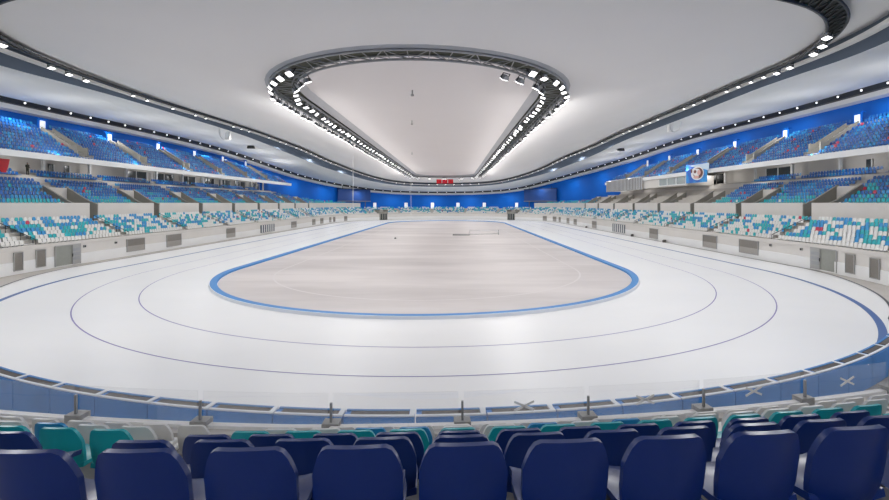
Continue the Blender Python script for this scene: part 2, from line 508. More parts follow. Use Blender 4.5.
mb = MB(); loft(mb, R1O, R1a, LIP, 2); struct(mb, 'trim_11', True)
R1b = ringR(10.9, 17.05)
mb = MB(); loft(mb, R1b, R1I, LIP, 2); struct(mb, 'trim_12', True)
spine = [Vector((0, min(max(p.y, 50), 148), 17.9)) for p in R1I]
mb = MB(); loft(mb, R1I, spine, MEMB, 5, -.25); struct(mb, 'ceiling_membrane', True)

# ------------------------------------------------------------------ lighting trusses
def oval_pts(R, z, y0, y1, step):
    """points of a stadium with outward normals, starting at its far tip, going clockwise seen from above (right run first)"""
    L = y1 - y0; per = 2*L + 2*PI*R; n = int(per / step); out = []
    for i in range(n):
        s = per * i / n; q = PI*R/2
        if s < q: a = PI/2 - s/R; p = Vector((R*math.cos(a), y1 + R*math.sin(a), z)); nn = Vector((math.cos(a), math.sin(a), 0))
        elif s < q + L: p = Vector((R, y1 - (s-q), z)); nn = Vector((1, 0, 0))
        elif s < q + L + PI*R: a = -(s - q - L)/R; p = Vector((R*math.cos(a), y0 + R*math.sin(a), z)); nn = Vector((math.cos(a), math.sin(a), 0))
        elif s < q + 2*L + PI*R: p = Vector((-R, y0 + (s - q - L - PI*R), z)); nn = Vector((-1, 0, 0))
        else: a = PI - (s - q - 2*L - PI*R)/R; p = Vector((R*math.cos(a), y1 + R*math.sin(a), z)); nn = Vector((math.cos(a), math.sin(a), 0))
        out.append((p, nn))
    return out
tr = empty('oval_light_truss', 'long dark oval lighting truss in the middle of the white ceiling', 'light truss', None, (0, 99, 16.9))
def local(mb, name, root, smooth=False):
    o = mb.build(name, root, smooth); o.matrix_parent_inverse = Matrix.Translation(root.location).inverted(); return o
for Rr, zz in ((12.95, 16.78), (11.0, 16.78)):
    mb = MB(); mb.tube([p for p, n in oval_pts(Rr, zz, 41, 157, 1.2)], .085, STEEL, 6, True); local(mb, 'chord', tr)
for Rr, zz in ((12.7, 17.0), (11.2, 17.0)):
    mb = MB(); mb.tube([p for p, n in oval_pts(Rr, zz, 41, 157, 1.2)], .07, STEEL, 6, True); local(mb, 'chord', tr)
mb = MB()
A = oval_pts(12.95, 16.8, 41, 157, 1.5)
for i, (p, n) in enumerate(A):
    q, n2 = A[(i+1) % len(A)]
    b = p - n*1.95; b2 = q - n2*1.95
    up = Vector((0, 0, .25))
    mb.bar(p, b, .05, STEEL)
    mb.bar(p, b2, .05, STEEL) if i % 2 else mb.bar(b, q, .05, STEEL)
    mb.bar(p, q - n2*.25 + up, .05, STEEL); mb.bar(b, b2 + n2*.2 + up, .05, STEEL)
local(mb, 'lattice_web', tr)
mb = MB()
loft(mb, ringR(13.0, 17.1), ringR(10.9, 17.1), OLIVE, 1)
local(mb, 'grille_deck', tr)

# floodlight prototype: housing, lens, yoke
def flood_parts():
    hb = MB()
    hb.prism([(-.34, 0), (.34, 0), (.26, .26), (-.26, .26)], -.22, .22, STEEL)
    for k in range(5): hb.box((-.24, -.2 + .09*k, .26), (.24, -.17 + .09*k, .33), STEEL)
    lb = MB(); lb.box((-.31, -.195, -.035), (.31, .195, 0.0), LENS)
    yb = MB(); yb.box((-.40, -.03, .05), (-.36, .03, .50), DARK); yb.box((.36, -.03, .05), (.40, .03, .50), DARK); yb.box((-.40, -.03, .48), (.40, .03, .52), DARK)
    return hb.mesh('housing'), lb.mesh('lens'), yb.mesh('yoke')
FH, FL, FY = flood_parts()
fproto = [None]
def flood(p, nrm, tilt, label, group, sc=1.0):
    """hangs at p, lens tilted outward along nrm by tilt"""
    z = (Vector((0, 0, 1)) * math.cos(tilt) - nrm * math.sin(tilt)).normalized()
    x = Vector((0, 0, 1)).cross(nrm).normalized(); y = z.cross(x)
    M = Matrix.Identity(4)
    for i in range(3): M[i][0] = x[i]*sc; M[i][1] = y[i]*sc; M[i][2] = z[i]*sc; M[i][3] = p[i]
    if fproto[0] is None:
        r = bpy.data.objects.new('hanging_floodlight', None); C.objects.link(r); tag(r, label, 'floodlight', group)
        obj('housing', FH, r); obj('lens', FL, r)['label'] = 'glowing white lens'; obj('yoke', FY, r)
        r.matrix_world = M; fproto[0] = r; return r
    return dup(fproto[0], M, label, group)
for edge, Rr, sgn, g in (('outer', 12.95, 1, 'floodlights on the outer edge of the oval truss'), ('inner', 11.0, -1, 'floodlights on the inner edge of the oval truss')):
    cnt = {'left': 0, 'right': 0}
    pts = oval_pts(Rr, 16.12, 41, 157, .8); n = len(pts)
    half = n // 2
    for side, order in (('right', range(0, half)), ('left', range(n - 1, half, -1))):
        last = -9
        for idx, i in enumerate(order):
            p, nn = pts[i]
            if p.y < 41 - .80 * Rr: continue
            sp = 2 if p.y < 62 else (3 if p.y < 90 else (5 if p.y < 120 else 7))
            if idx - last < sp: continue
            if random.random() < .12: continue
            last = idx; cnt[side] += 1
            flood(p + nn * random.uniform(-.12, .12), nn * sgn, .45 + random.uniform(-.3, .3), f'white floodlight on {edge} edge of the oval truss, {side} run, {nth(cnt[side])} from far tip', g, random.uniform(.85, 1.05))
NFL = len([o for o in bpy.data.objects if o.name.startswith('hanging_floodlight')])

# outer oval: dark truss just inside the slate fascia, with its own floodlights
def t2ring(a, far, near, drop):
    """oval just under the main ceiling: hugs the slate band, but rounds its corners earlier at the near end"""
    def inside(x, y):
        n, b = (2.7, far) if y > 98 else (2.9, near)
        return abs(x / a) ** n + abs((y - 98) / b) ** n < 1
    out = []
    for (x, y), U, V in zip(polar(inside), R2U, R1O):
        r, ru, rv = (math.hypot(q[0], q[1] - 98) for q in ((x, y), U, V))
        f = max(0, (ru - r) / (ru - rv))
        out.append(Vector((x, y, U.z + (V.z - U.z) * f - .4 * math.sin(PI * f) - drop)))
    return out
O_out = t2ring(41.6, 85.0, 79.6, .34); O_in = t2ring(40.7, 84.0, 78.6, .42)
tr2 = empty('perimeter_light_truss', 'dark perimeter lighting truss following the slate band round the ceiling', 'light truss', None, (0, 97, 20))
for ring_ in (O_out, O_in):
    mb = MB(); mb.tube(ring_, .10, DARK, 6, True); local(mb, 'chord', tr2)
mb = MB()
for i in range(NS):
    j = (i + 1) % NS
    mb.bar(O_out[i], O_in[i], .07, DARK); mb.bar(O_out[i], O_in[j], .07, DARK)
    mb.bar(O_out[i], O_in[j] + Vector((0, 0, .12)), .06, DARK)
local(mb, 'lattice_web', tr2)
mb = MB()
loft(mb, [p + Vector((0, 0, .08)) for p in O_out], [p + Vector((0, 0, .08)) for p in O_in], DARK)
local(mb, 'cable_tray', tr2)
RA = ring(42.75, 87.6, 97, 2.6, 'up', -1.0); RB = ring(42.75, 87.6, 97, 2.6, 'up', -.72); RC = ring(42.2, 87, 97, 2.6, 'up', -.72); RD = ring(42.2, 87, 97, 2.6, 'up', -1.0)
mb = MB()
for A_, B_ in ((RA, RB), (RB, RC), (RC, RD), (RD, RA)): loft(mb, A_, B_, WHITE)
o = mb.build('ceiling_rail', fix=True); tag(o, 'white rail running along the top of the slate ceiling band', 'rail')

def walk(ringpts, step):
    """points every step metres along a closed ring, split in a right and a left run from the far end"""
    n = len(ringpts); far = max(range(n), key=lambda i: ringpts[i].y)
    runs = {}
    for side in ('right', 'left'):
        for d in (-1, 1):
            if (ringpts[(far + d*6) % n].x > 0) == (side == 'right'):
                pts = [ringpts[(far + d*k) % n] for k in range(n // 2 + 1)]
        out = []; acc = step * .5
        for a, b in zip(pts, pts[1:]):
            L = (b - a).length
            while acc < L:
                out.append((a.lerp(b, acc / L), (b - a).normalized())); acc += step
            acc -= L
        runs[side] = out
    return runs
for side, pts in walk(O_in, 3.4).items():
    k = 0
    for p, d in pts:
        if random.random() < .25: continue
        if p.y < 28: continue
        nn = Vector((p.x, 0, 0)).normalized() if abs(p.x) > 20 else Vector((0, 1, 0))
        k += 1
        flood(p + Vector((0, 0, -.48 if p.y > 48 else -.62)), -nn, .35, f'white floodlight on the dark perimeter truss, {side} run, {nth(k)} from far end', 'floodlights on the perimeter truss', .62 if p.y > 48 else .85)

# small lamps in the dark rim over the stands
lm = MB(); lm.prism([(.13*math.cos(2*PI*i/8), .13*math.sin(2*PI*i/8)) for i in range(8)], -.05, .05, LAMP)
LM = lm.mesh('rim_lamp')
first = None
RP = [a.lerp(b, .5) for a, b in zip(DB, DT)]
for side, pts in walk(RP, 4.2).items():
    k = 0
    for p, d in pts:
        if not seen(p, 10): continue
        k += 1
        nn = Vector((-p.x, 60 - p.y, 0)).normalized()
        if first is None: o = obj('hanging_rim_lamp', LM); first = o
        else: o = first.copy(); C.objects.link(o)
        o.location = p + nn * .2; o.rotation_euler = (0, 0, math.atan2(nn.y, nn.x) - PI/2)
        tag(o, f'small round lamp in the dark ceiling rim, {side} run, {nth(k)} from far end', 'lamp', 'small lamps in the ceiling rim')

# ------------------------------------------------------------------ seats
def seat_meshes(col):
    m = PLK[col]
    b = MB()   # backrest: curved shell with rounded top corners, thick
    nx, nz = 18, 6; W = .222
    front = []; back = []
    for iz in range(nz + 1):
        t = iz / nz
        for ix in range(nx + 1):
            q = ix / nx * 2 - 1; s = math.sin(q * PI / 2)          # columns crowd towards the sides
            ztop = .845 - .022 * s * s - .15 * max(0, (abs(s) - .62) / .38) ** 2.4
            z = .40 + (ztop - .40) * t
            x = W * s * (.93 + .07 * min(1, t / .5))
            y = -.20 - .07 * (z - .4) / .44 + .055 * s * s
            front.append(Vector((x, y, z))); back.append(Vector((x, y - .035, z)))
    n = nx + 1; tot = len(front); fs = []
    for iz in range(nz):
        for ix in range(nx):
            a = iz*n + ix; fs.append((a+1, a, a+n, a+n+1)); fs.append((tot+a, tot+a+1, tot+a+n+1, tot+a+n))
    for ix in range(nx):
        fs.append((ix, ix+1, tot+ix+1, tot+ix)); a = nz*n + ix; fs.append((a+1, a, tot+a, tot+a+1))
    for iz in range(nz):
        a = iz*n; fs.append((a+n, a, tot+a, tot+a+n)); a += nx; fs.append((a, a+n, tot+a+n, tot+a))
    b.add(front + back, fs, m)
    p = MB()   # pan: dished with a rolled front edge
    top = []; low = []
    for iy in range(6):
        t = iy / 5; y = -.20 + .42 * t; w = .225 if t < .8 else .205
        for ix in range(7):
            s = ix / 6 * 2 - 1
            z = .43 + .03 * s * s - .02 * math.sin(PI * t) - (.03 if iy == 5 else 0)
            top.append(Vector((w*s, y, z))); low.append(Vector((w*s, y - .01, z - .04)))
    tot = len(top); fs = []
    for iy in range(5):
        for ix in range(6):
            a = iy*7 + ix; fs.append((a, a+1, a+8, a+7)); fs.append((tot+a+1, tot+a, tot+a+7, tot+a+8))
    for ix in range(6):
        fs.append((ix+1, ix, tot+ix, tot+ix+1)); a = 35 + ix; fs.append((a, a+1, tot+a+1, tot+a))
    for iy in range(5):
        a = iy*7; fs.append((a, a+7, tot+a+7, tot+a)); a += 6; fs.append((a+7, a, tot+a, tot+a+7))
    p.add(top + low, fs, m)
    j = MB(); j.v = b.v + p.v; j.f = b.f + [tuple(i + len(b.v) for i in f) for f in p.f]; j.m = b.m + p.m; j.slots = [m]
    j.box((-.05, -.2, 0), (.05, -.1, .41), STEEL)
    return b.mesh('backrest', True), p.mesh('seat_pan', True), j.mesh('stadium_seat', True)
BR = MB(); BR.box((-.05, -.22, 0), (.05, -.14, .41), STEEL); BR.box((-.05, -.2, .36), (.05, .1, .40), STEEL); BR.box((-.12, -.26, 0), (.12, -.08, .03), STEEL)
BRM = BR.mesh('bracket')
SM = {c: seat_meshes(c) for c in PLK}
stuff = MB()
LOWV = [(-.19,-.24,.40),(.19,-.24,.40),(.205,-.27,.66),(.11,-.29,.84),(-.11,-.29,.84),(-.205,-.27,.66)]
def low_seat(M, col):
    m = PLK[col]; q = M.translation
    if abs(q.x) + .7 > wallX(q.y): return
    fv = [Vector(p) for p in LOWV]; bv = [Vector((x, y - .05, z)) for x, y, z in LOWV]
    vs = [M @ p for p in fv + bv]
    stuff.add(vs, [(5,4,3,2,1,0), (6,7,8,9,10,11)] + [(i, (i+1)%6, 6+(i+1)%6, 6+i) for i in (1,2,3,4,5)], m)
    a = [(-.19,-.24,.40),(.19,-.24,.40),(.19,.22,.44),(-.19,.22,.44),(-.19,.21,.38),(.19,.21,.38)]
    stuff.add([M @ Vector(p) for p in a], [(0,1,2,3), (3,2,5,4)], m)
cands = []     # (distance, M, colour, kind, info)
def run_colour(prev, table, keep=.30):
    if prev and prev != 'red' and random.random() < keep: return prev
    r = random.random()
    for c, w in table:
        r -= w
        if r <= 0: return c
    return table[0][0]
LOWT = [('teal', .30), ('sky blue', .26), ('white', .43), ('red', .01)]
FIRST_LEFT, FIRST_RIGHT = uL(AISLES_L[1]), uR(AISLES_R[0])
for i in range(NR):
    R = rowR(i)
    u = 0.0; prev = None
    while u < UT - 1.2:
        Rr = R / RW if not (UR0 < u < UR1 or UL0 < u < UL1) else 1.0
        u += .52 / Rr
        if any(abs(u - a) < .62 for a in aisle_u): prev = None; continue
        if any(abs(u - g) < 2.6 for g in GATES) and i < 4: continue
        d = min(u, UT - u)
        if i >= 6 and d < CAMGAP * 5: continue
        if d < 24:
            col = ('white', 'white', 'teal', 'navy', 'navy', 'navy')[min(i, 5)]
            if i == 1 and random.random() < .2: col = 'sky blue'
        elif i == 0: col = 'white' if random.random() < .93 else 'teal'
        else:
            col = run_colour(prev, LOWT if i > 1 else [('white', .6), ('teal', .2), ('sky blue', .19), ('red', .01)]); prev = col
        if UR1 < u < UL0 and random.random() < .06: col = random.choice(('blue', 'blue', 'white'))
        M = frameM(u, R - .02, rowZ(i)(u))
        p = M @ Vector((0, -.2, .7))
        if seen(p, 4) and d < 24: cands.append((0, p, M, col, 'near', i, u))
        elif seen(p) and FIRST_LEFT < u: cands.append(((p - co.location).length, p, M, col, 'left', i, u))
        elif seen(p) and u < FIRST_RIGHT: cands.append(((p - co.location).length, p, M, col, 'right', i, u))
        else: low_seat(M, col)
cands.sort(key=lambda c: c[0])
chosen = cands[:300]
for c in cands[300:]: low_seat(c[2], c[3])
# middle tier
MIDT = {0: [('teal', .8), ('sky blue', .12), ('white', .08)], 1: [('teal', .6), ('sky blue', .3), ('white', .06), ('red', .04)], 2: [('teal', .35), ('sky blue', .4), ('blue', .2), ('red', .05)]}
for side, a, b in SIDES:
    V = VOM_R if side == 'right' else VOM_L
    for j in range(NM + 2):
        if j < NM:
            s0, s1 = row_span(j, side); R = midR(j); z = midZ(j)
        else:
            s0, s1 = (row_span(NM-1, side)[0], uR(120)) if side == 'right' else (uL(136), row_span(NM-1, side)[1])
            R = 56.75 if j == NM else 57.65; z = 10.55 if j == NM else 11.05
        u = s0 + .4; prev = None
        while u < s1 - .3:
            onc = not (UR0 < u < UR1 or UL0 < u < UL1)
            u += .52 * (RW / R if onc else 1)
            if any(abs(u - v) < ((VW + .45) if j < 5 else .7) for v in V): prev = None; continue
            if side == 'right' and u > uR(80.5) and not (u > uR(150) and j < 3): continue
            if j >= NM and abs(u - uL(62.4)) < 1.0: continue
            t = MIDT.get(j, [('sky blue', .3), ('blue', .6), ('teal', .05), ('red', .05)] if j < 6 else [('blue', .8), ('sky blue', .15), ('navy', .05)])
            col = run_colour(prev, t, .3); prev = col
            low_seat(frameM(u, R, z), col)
# balcony
for side in ('right', 'left'):
    V = UV_R if side == 'right' else UV_L
    for k in range(NB):
        a, b = bal_ends(k, side); u = a + .3
        if side == 'right': u = max(u, UR0)
        while u < min(b, UL1 if side == 'left' else b) - .3:
            u += .52
            if any(abs(u - v) < AW + .35 for v in V) and k > 0: continue
            low_seat(frameM(u, balR(k), balZ(k)), run_colour(None, [('blue', .70), ('sky blue', .22), ('navy', .06), ('red', .02)], 0))
o = stuff.build('stadium_seats'); tag(o, 'rows of small white, teal and blue plastic seats filling the farther stands', 'seats', 'stadium seats', 'stuff')

protos = {}
rowname = {i: nth(i + 1) for i in range(10)}
near = [c for c in chosen if c[4] == 'near']; near.sort(key=lambda c: (c[5], c[1].x))
cnt = {}
def cname(c): return {'white': 'white', 'navy': 'navy blue', 'teal': 'teal', 'sky blue': 'sky blue', 'blue': 'blue', 'red': 'red'}[c]
for d, p, M, col, kind, i, u in near:
    cnt[i] = cnt.get(i, 0) + 1
    lab = f'{cname(col)} plastic seat, {rowname[i]} row behind the near glass balustrade, {nth(cnt[i])} from left'
    if ('n', col) not in protos:
        r = bpy.data.objects.new('stadium_seat', None); C.objects.link(r); tag(r, lab, 'seat', 'seats in the near stand')
        obj('backrest', SM[col][0], r); obj('seat_pan', SM[col][1], r); obj('bracket', BRM, r)['label'] = 'grey steel bracket'
        r.matrix_world = M; protos[('n', col)] = r
    else: dup(protos[('n', col)], M, lab, 'seats in the near stand')
for side in ('left', 'right'):
    lst = [c for c in chosen if c[4] == side]
    for i in range(NR):
        row = [c for c in lst if c[5] == i]; row.sort(key=lambda c: -c[6] if side == 'right' else c[6])
        for k, (d, p, M, col, kind, i_, u) in enumerate(row):
            lab = f"{cname(col)} seat, {rowname[i]} row up, {nth(k+1)} from the aisle, nearest block of {side} stand"
            g = f'seats in the nearest block of the {side} stand'
            key = ('s', col)
            if key not in protos:
                o = obj('stadium_seat', SM[col][2]); protos[key] = o
            else: o = protos[key].copy(); C.objects.link(o)
            o.matrix_world = M; tag(o, lab, 'seat', g)

# ------------------------------------------------------------------ crash pads and glass balustrade at the near end
PL = 2.0
padU = []
u = -35.0
while u < 29: padU.append(u); u += PL * RW / 35.7
vis = [u for u in padU if seen(P(u + 1.1, 35.7, 1.15), 20)]
vis.sort(key=lambda u: P(u + 1.1, 35.7).x)
for k, u in enumerate(vis):
    u1 = u + PL * RW / 35.7 - .05
    c0 = P((u + u1) / 2, 35.7, 0)
    r = empty('crash_pad', f'blue crash pad with dark top beside the near ice edge, {nth(k+1)} from left', 'crash pad', 'crash pads along the near ice edge', c0)
    mb = MB(); sbox(mb, pad(35.32), pad(35.68), 0.0, 1.18, u, u1, BPAD, .7); local(mb, 'foam_body', r)
    mb = MB(); sbox(mb, pad(35.40), pad(35.60), 1.18, 1.21, u + .18, u1 - .18, NETM, .7); local(mb, 'net_top', r)['label'] = 'dark net strip along the top'
    mb = MB(); sbox(mb, pad(35.30), pad(35.70), 1.18, 1.22, u1 - .16, u1 + .0, WPAD, .7)
    sbox(mb, pad(35.30), pad(35.38), 1.18, 1.22, u, u1 - .16, BPADD, .7); sbox(mb, pad(35.62), pad(35.70), 1.18, 1.22, u, u1 - .16, WPAD, .7); local(mb, 'seam_tape', r)
    mb = MB(); sbox(mb, pad(35.69), pad(35.75), .02, 1.17, u, u1, TARP, .5); local(mb, 'tarpaulin', r)
gl = empty('glass_balustrade', 'low frameless glass balustrade on the ledge before the near seats', 'balustrade', None, P(0, RW, 3.5))
GP = 2.05
gu = [-26 + GP * k for k in range(26)]
gi = [g for g in gu if seen(P(g + 1, RW, 3.9), 40)]
XT = [k for k, g in enumerate(gi) if P(g + 1, RW).x > 2.5 and k % 1 == 0]
for k, g in enumerate(gi):
    z0 = H(g); u1 = g + GP - .06
    mb = MB(); sweep(mb, [(RW + .02, H), (RW + .035, H), (RW + .035, lambda u: H(u) + .56), (RW + .02, lambda u: H(u) + .56)], g + .03, u1, GLASS, .7, True, True)
    pane = local(mb, 'glass_pane', gl)
    if k in XT:
        mb = MB(); um = (g + u1) / 2; zc = H(um) + .30
        for s in (-1, 1): mb.bar(P(um - .16, RW + .042, zc - .07*s), P(um + .16, RW + .042, zc + .07*s), .012, TAPE, h=.035)
        t = mb.build('tape_cross', pane); t.matrix_parent_inverse = Matrix.Identity(4)
        t['label'] = 'white tape cross on the glass'
    mb = MB(); mb.bar(P(g, RW + .06, z0), P(g, RW + .06, z0 + .42), .035, STEEL); local(mb, 'post', gl)
    mb = MB(); Mx = frameM(g, RW + .03, z0 - .02); mb.box((-.13, -.10, -.03), (.13, .10, .14), DOORG, Mx); local(mb, 'foot_block', gl)
mb = MB(); sweep(mb, [(RW - .02, lambda u: H(u) + .0), (RW + .09, lambda u: H(u) + .0), (RW + .09, lambda u: H(u) + .05), (RW - .02, lambda u: H(u) + .05)], gi[0], gi[-1] + GP, WHITE, .7, True, True); local(mb, 'bottom_rail', gl)['label'] = 'white bottom rail'

# ------------------------------------------------------------------ wall vents, doors, small fittings on the trackside wall
def rayL(px):   # where the plan ray meets the trackside wall on the left / right: fixed list of positions along the wall
    return None
def wall_thing(u, w, z0, z1, label, group='louvred vents in the trackside wall', stripes=False):
    M = frameM(u, RW - .05, 0)
    r = bpy.data.objects.new('wall_vent', None); C.objects.link(r); r.matrix_world = M; tag(r, label, 'vent', group)
    mb = MB(); t = .07
    mb.box((-w/2, 0, z0), (-w/2 + t, .10, z1), DOORG); mb.box((w/2 - t, 0, z0), (w/2, .10, z1), DOORG)
    mb.box((-w/2, 0, z0), (w/2, .10, z0 + t), DOORG); mb.box((-w/2, 0, z1 - t), (w/2, .10, z1), DOORG)
    mb.build('frame', r)
    mb = MB(); two = w > 1.9; zm = z0 + (z1 - z0) * .46 if two else z0 + t
    mb.box((-w/2 + t, 0, zm), (w/2 - t, .05, z1 - t), VENT)
    if two: mb.box((-w/2 + t, 0, z0 + t), (w/2 - t, .05, zm), VENTL)
    if not stripes:
        n = 14
        for k in range(n):
            z = z0 + t + (z1 - z0 - 2*t) * (k + .5) / n; mb.bar((-w/2 + t, .06, z), (w/2 - t, .06, z), .03, VENT if z > zm else VENTL, h=.05)
    else:
        n = 13
        for k in range(n):
            x = -w/2 + t + (w - 2*t) * (k + .5) / n; mb.box((x - w/n*.3, .02, z0 + t), (x + w/n*.3, .09, z1 - t), WHITE if k % 2 else SLATE)
    mb.build('louvre_panel', r)
    return r
VL = [(36.1, 1.0), (41.5, 1.25), (60.2, 2.75), (68.5, 2.55), (87.3, 1.75), (104.5, 5.0), (121.8, 3.0), (140.3, 2.4), (148.3, 2.4), (155, 1.6)]
def arcL(Y, X):   # u for a point on the near curve of the wall
    a = math.atan2(Y - YA, X - X0); a = a if a > 0 else a + 2*PI; return UL1 + (a - PI) * RW
def arcR(Y, X):
    a = math.atan2(Y - YA, X - X0); return (a + PI/2) * RW
def hit(px):      # plan intersection of a sight line with the wall oval, used once to lay out the fittings
    s = (px - 453.4) / K; best = None; Y = 20.0
    while Y < 200:
        x = CAMX + s * Y; r = math.hypot(x - X0, Y - min(max(Y, YA), YB))
        if r >= RW and (best is None): best = (x, Y)
        Y += .02
    x, Y = best
    if YA <= Y <= YB: return uR(Y) if x > 0 else uL(Y)
    if Y < YA: return arcR(Y, x) if x > 0 else arcL(Y, x)
    return UR1 + math.atan2(Y - YB, x - X0) * RW
def span(a, b):
    p, q = hit(a), hit(b); return (p + q) / 2, abs(p - q)
left_v = [(12.6, 21.8, .35, 2.2, 0), (35, 44.8, .35, 2.2, 0), (126, 144, .55, 2.25, 0), (166, 180.6, .4, 2.25, 0), (226, 234.7, .4, 2.2, 0), (260, 274, .3, 2.1, 1), (291, 296, .4, 2.1, 0), (312, 315, .3, 2.1, 0), (320, 323, .3, 2.1, 0), (329, 331, .3, 2.1, 0), (333, 335, .3, 2.1, 0), (344, 347, .3, 2.1, 0)]
right_v = [(871, 881, .35, 2.2, 0), (846.5, 856, .35, 2.2, 0), (740, 759, .5, 2.3, 0), (703.5, 717.6, .4, 2.25, 0), (650, 658.4, .3, 2.2, 0), (613, 625.5, .3, 2.2, 1), (592.4, 596.7, .3, 2.2, 0), (574, 577, .3, 2.1, 0), (567, 569.5, .3, 2.1, 0), (559, 561, .3, 2.1, 0), (553, 556.5, .3, 2.1, 0), (543, 547, .3, 2.1, 0)]
for side, lst in (('left', left_v), ('right', right_v)):
    for k, (a, b, z0, z1, st) in enumerate(lst):
        u, w = span(a, b)
        lab = f'striped grey and white vent in the wall under the {side} stand' if st else f'taupe louvred vent in the {side} trackside wall, {nth(k+1)} from the near end'
        wall_thing(u, w, z0, z1, lab, 'louvred vents in the trackside wall', st)
# two double doors, each one leaf open
for k, (a, b, leaf) in enumerate(((54.6, 79, 1), (812, 837, -1))):
    u, w = span(a, b); M = frameM(u, RW - .07, 0)
    if M[0][3] > 0: leaf = -1
    mb = MB()
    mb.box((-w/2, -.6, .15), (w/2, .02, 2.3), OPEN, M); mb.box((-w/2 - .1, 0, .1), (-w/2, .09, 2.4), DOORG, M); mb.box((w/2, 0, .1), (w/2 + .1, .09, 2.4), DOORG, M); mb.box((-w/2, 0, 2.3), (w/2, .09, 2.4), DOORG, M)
    # far leaf shut, with panel lines
    x0, x1 = (.12*w, w/2) if M[0][3] < 0 else (-w/2, -.12*w)
    x0, x1 = (-w/2, -.12*w) if True else (x0, x1)
    if k == 0: x0, x1 = (-w/2, -.16*w)
    else: x0, x1 = (.12*w, w/2)
    mb.box((x0, .0, .15), (x1, .10, 2.3), DOORG, M)
    for zz in (.6, 1.1, 1.6): mb.box((x0 + .1, .10, zz), (x1 - .1, .115, zz + .35), STEEL, M)
    mb.box((x0 - .05 if k else x1 - .02, .10, 1.0), (x0 + .02 if k else x1 + .05, .16, 1.35), DARK, M)
    struct(mb, f'door_{k+1}')
# gates at the far end
for k, g in enumerate(GATES):
    M = frameM(g, RW - .1, 0); mb = MB()
    mb.box((-1.9, -.4, 0), (1.9, .12, 3.5), CHEEK, M)
    for x in (-1.2, -.1, 1.0): mb.box((x - .35, .1, .1), (x + .35, .16, 2.6), WINDK, M)
    mb.box((-2.1, -3.2, 2.4), (-1.9, .1, 4.3), CHEEK, M); mb.box((1.9, -3.2, 2.4), (2.1, .1, 4.3), CHEEK, M)
    struct(mb, f'door_{k+3}')
# small boxes on the wall and on the ice edge
SB = MB(); SB.box((-.14, 0, -.14), (.14, .14, .14), DOORG); SB.box((-.10, .14, -.1), (.10, .16, .1), DARK)
SBM = SB.mesh('wall_mounted_box'); sb0 = None
for px, z, lab in ((84, 2.0, 'small grey box on the left wall, just past the double door'), (115.4, 2.0, 'small grey box on the left wall, before the wide vent'),
                   (802, 2.0, 'small grey box on the right wall, just past the double door'), (771, 2.0, 'small grey box on the right wall, before the widest vent')):
    M = frameM(hit(px), RW, z)
    if sb0 is None: o = obj('wall_mounted_box', SBM); sb0 = o
    else: o = sb0.copy(); C.objects.link(o)
    o.matrix_world = M; tag(o, lab, 'box', 'small boxes on the trackside wall')
BX = MB(); BX.box((-.3, -.2, 0), (.3, .2, .42), NETM); BX.box((-.22, -.22, .42), (.22, .1, .52), DARK); BXM = BX.mesh('equipment_box'); bx0 = None
for px, lab in ((667, 'dark equipment box at the right ice edge, nearest of three'), (634.5, 'dark equipment box at the right ice edge, middle of three'), (588, 'dark equipment box at the right ice edge, farthest of three')):
    M = frameM(hit(px), 40.5, -.03)
    if bx0 is None: o = obj('equipment_box', BXM); bx0 = o
    else: o = bx0.copy(); C.objects.link(o)
    o.matrix_world = M; tag(o, lab, 'box', 'equipment boxes at the ice edge')

# handrails of the lower tier aisles
for side, ys, uf in (('left', AISLES_L, uL), ('right', AISLES_R, uR)):
    for k, y in enumerate(ys):
        if not (45 < y < 160): continue
        u = uf(y); root = empty('aisle_handrail', f'dark stepped aisle handrail in the lower {side} stand, {nth(k+1)} from the near end', 'handrail', 'handrails in the lower aisles', P(u, rowR(0), rowZ(0)(u)))
        pts = [P(u, rowR(i) - .3, rowZ(i)(u) + .82) for i in range(NR)]
        mb = MB(); mb.tube(pts, .035, DARK, 6); local(mb, 'rail', root)
        for i in (0, 2, 4, 6):
            mb = MB(); mb.tube([P(u, rowR(i) - .3, rowZ(i)(u)), P(u, rowR(i) - .3, rowZ(i)(u) + .82)], .03, DARK, 6); local(mb, 'post', root)

# ------------------------------------------------------------------ concourse under the balconies: pillars, windows, booth, banner
PC = MB(); PC.prism([(-.17, 0), (.17, 0), (.17, 2.45), (-.17, 2.45)], -.17, .17, WHITE); PC.box((-.22, -.22, 0), (.22, .22, .12), WHITE); PC.box((-.22, -.22, 2.35), (.22, .22, 2.45), WHITE)
PCM = PC.mesh('column')
pno = 1
for side, ys in (('left', [57, 65.9, 74.3, 82.6, 91, 99.8, 108.2, 116.5, 125, 133.5, 142]), ('right', [55, 64, 73, 82, 91, 100, 109, 118, 127])):
    for y in ys:
        u = uL(y) if side == 'left' else uR(y)
        o = obj(f'column_{pno}', PCM); o['kind'] = 'structure'; o.matrix_world = frameM(u, 58.2, 11.05); pno += 1
wno = 1
def recess(u0, u1, m, z0=11.2, z1=13.3, frames=0, R=59.55):
    global wno
    mb = MB(); sbox(mb, R - .05, R, z0, z1, u0, u1, m, 4)
    for i in range(frames + 1):
        u = u0 + (u1 - u0) * i / max(1, frames); sbox(mb, R - .14, R - .04, z0, z1, u - .09, u + .09, WHITE, 1)
    sbox(mb, R - .14, R - .04, z0 - .12, z0 + .04, u0, u1, WHITE, 4)
    struct(mb, f'window_{wno}'); wno += 1
for y0, y1 in ((84, 90), (92.2, 98.6), (101, 107), (109.4, 115.4), (117.6, 123.8), (126.2, 132.4)): recess(uL(y1), uL(y0), WINDK, frames=2)
for y0, y1 in ((135, 144.5),): recess(uL(y1), uL(y0), WINDK, frames=4)
for y0, y1 in ((75, 81), (93.5, 99)): recess(uR(y0), uR(y1), WINDK, frames=2)
for y0, y1 in ((68.2, 69.1), (71.0, 71.9)): recess(uL(y1), uL(y0), WINDK, z0=11.05, z1=13.1)
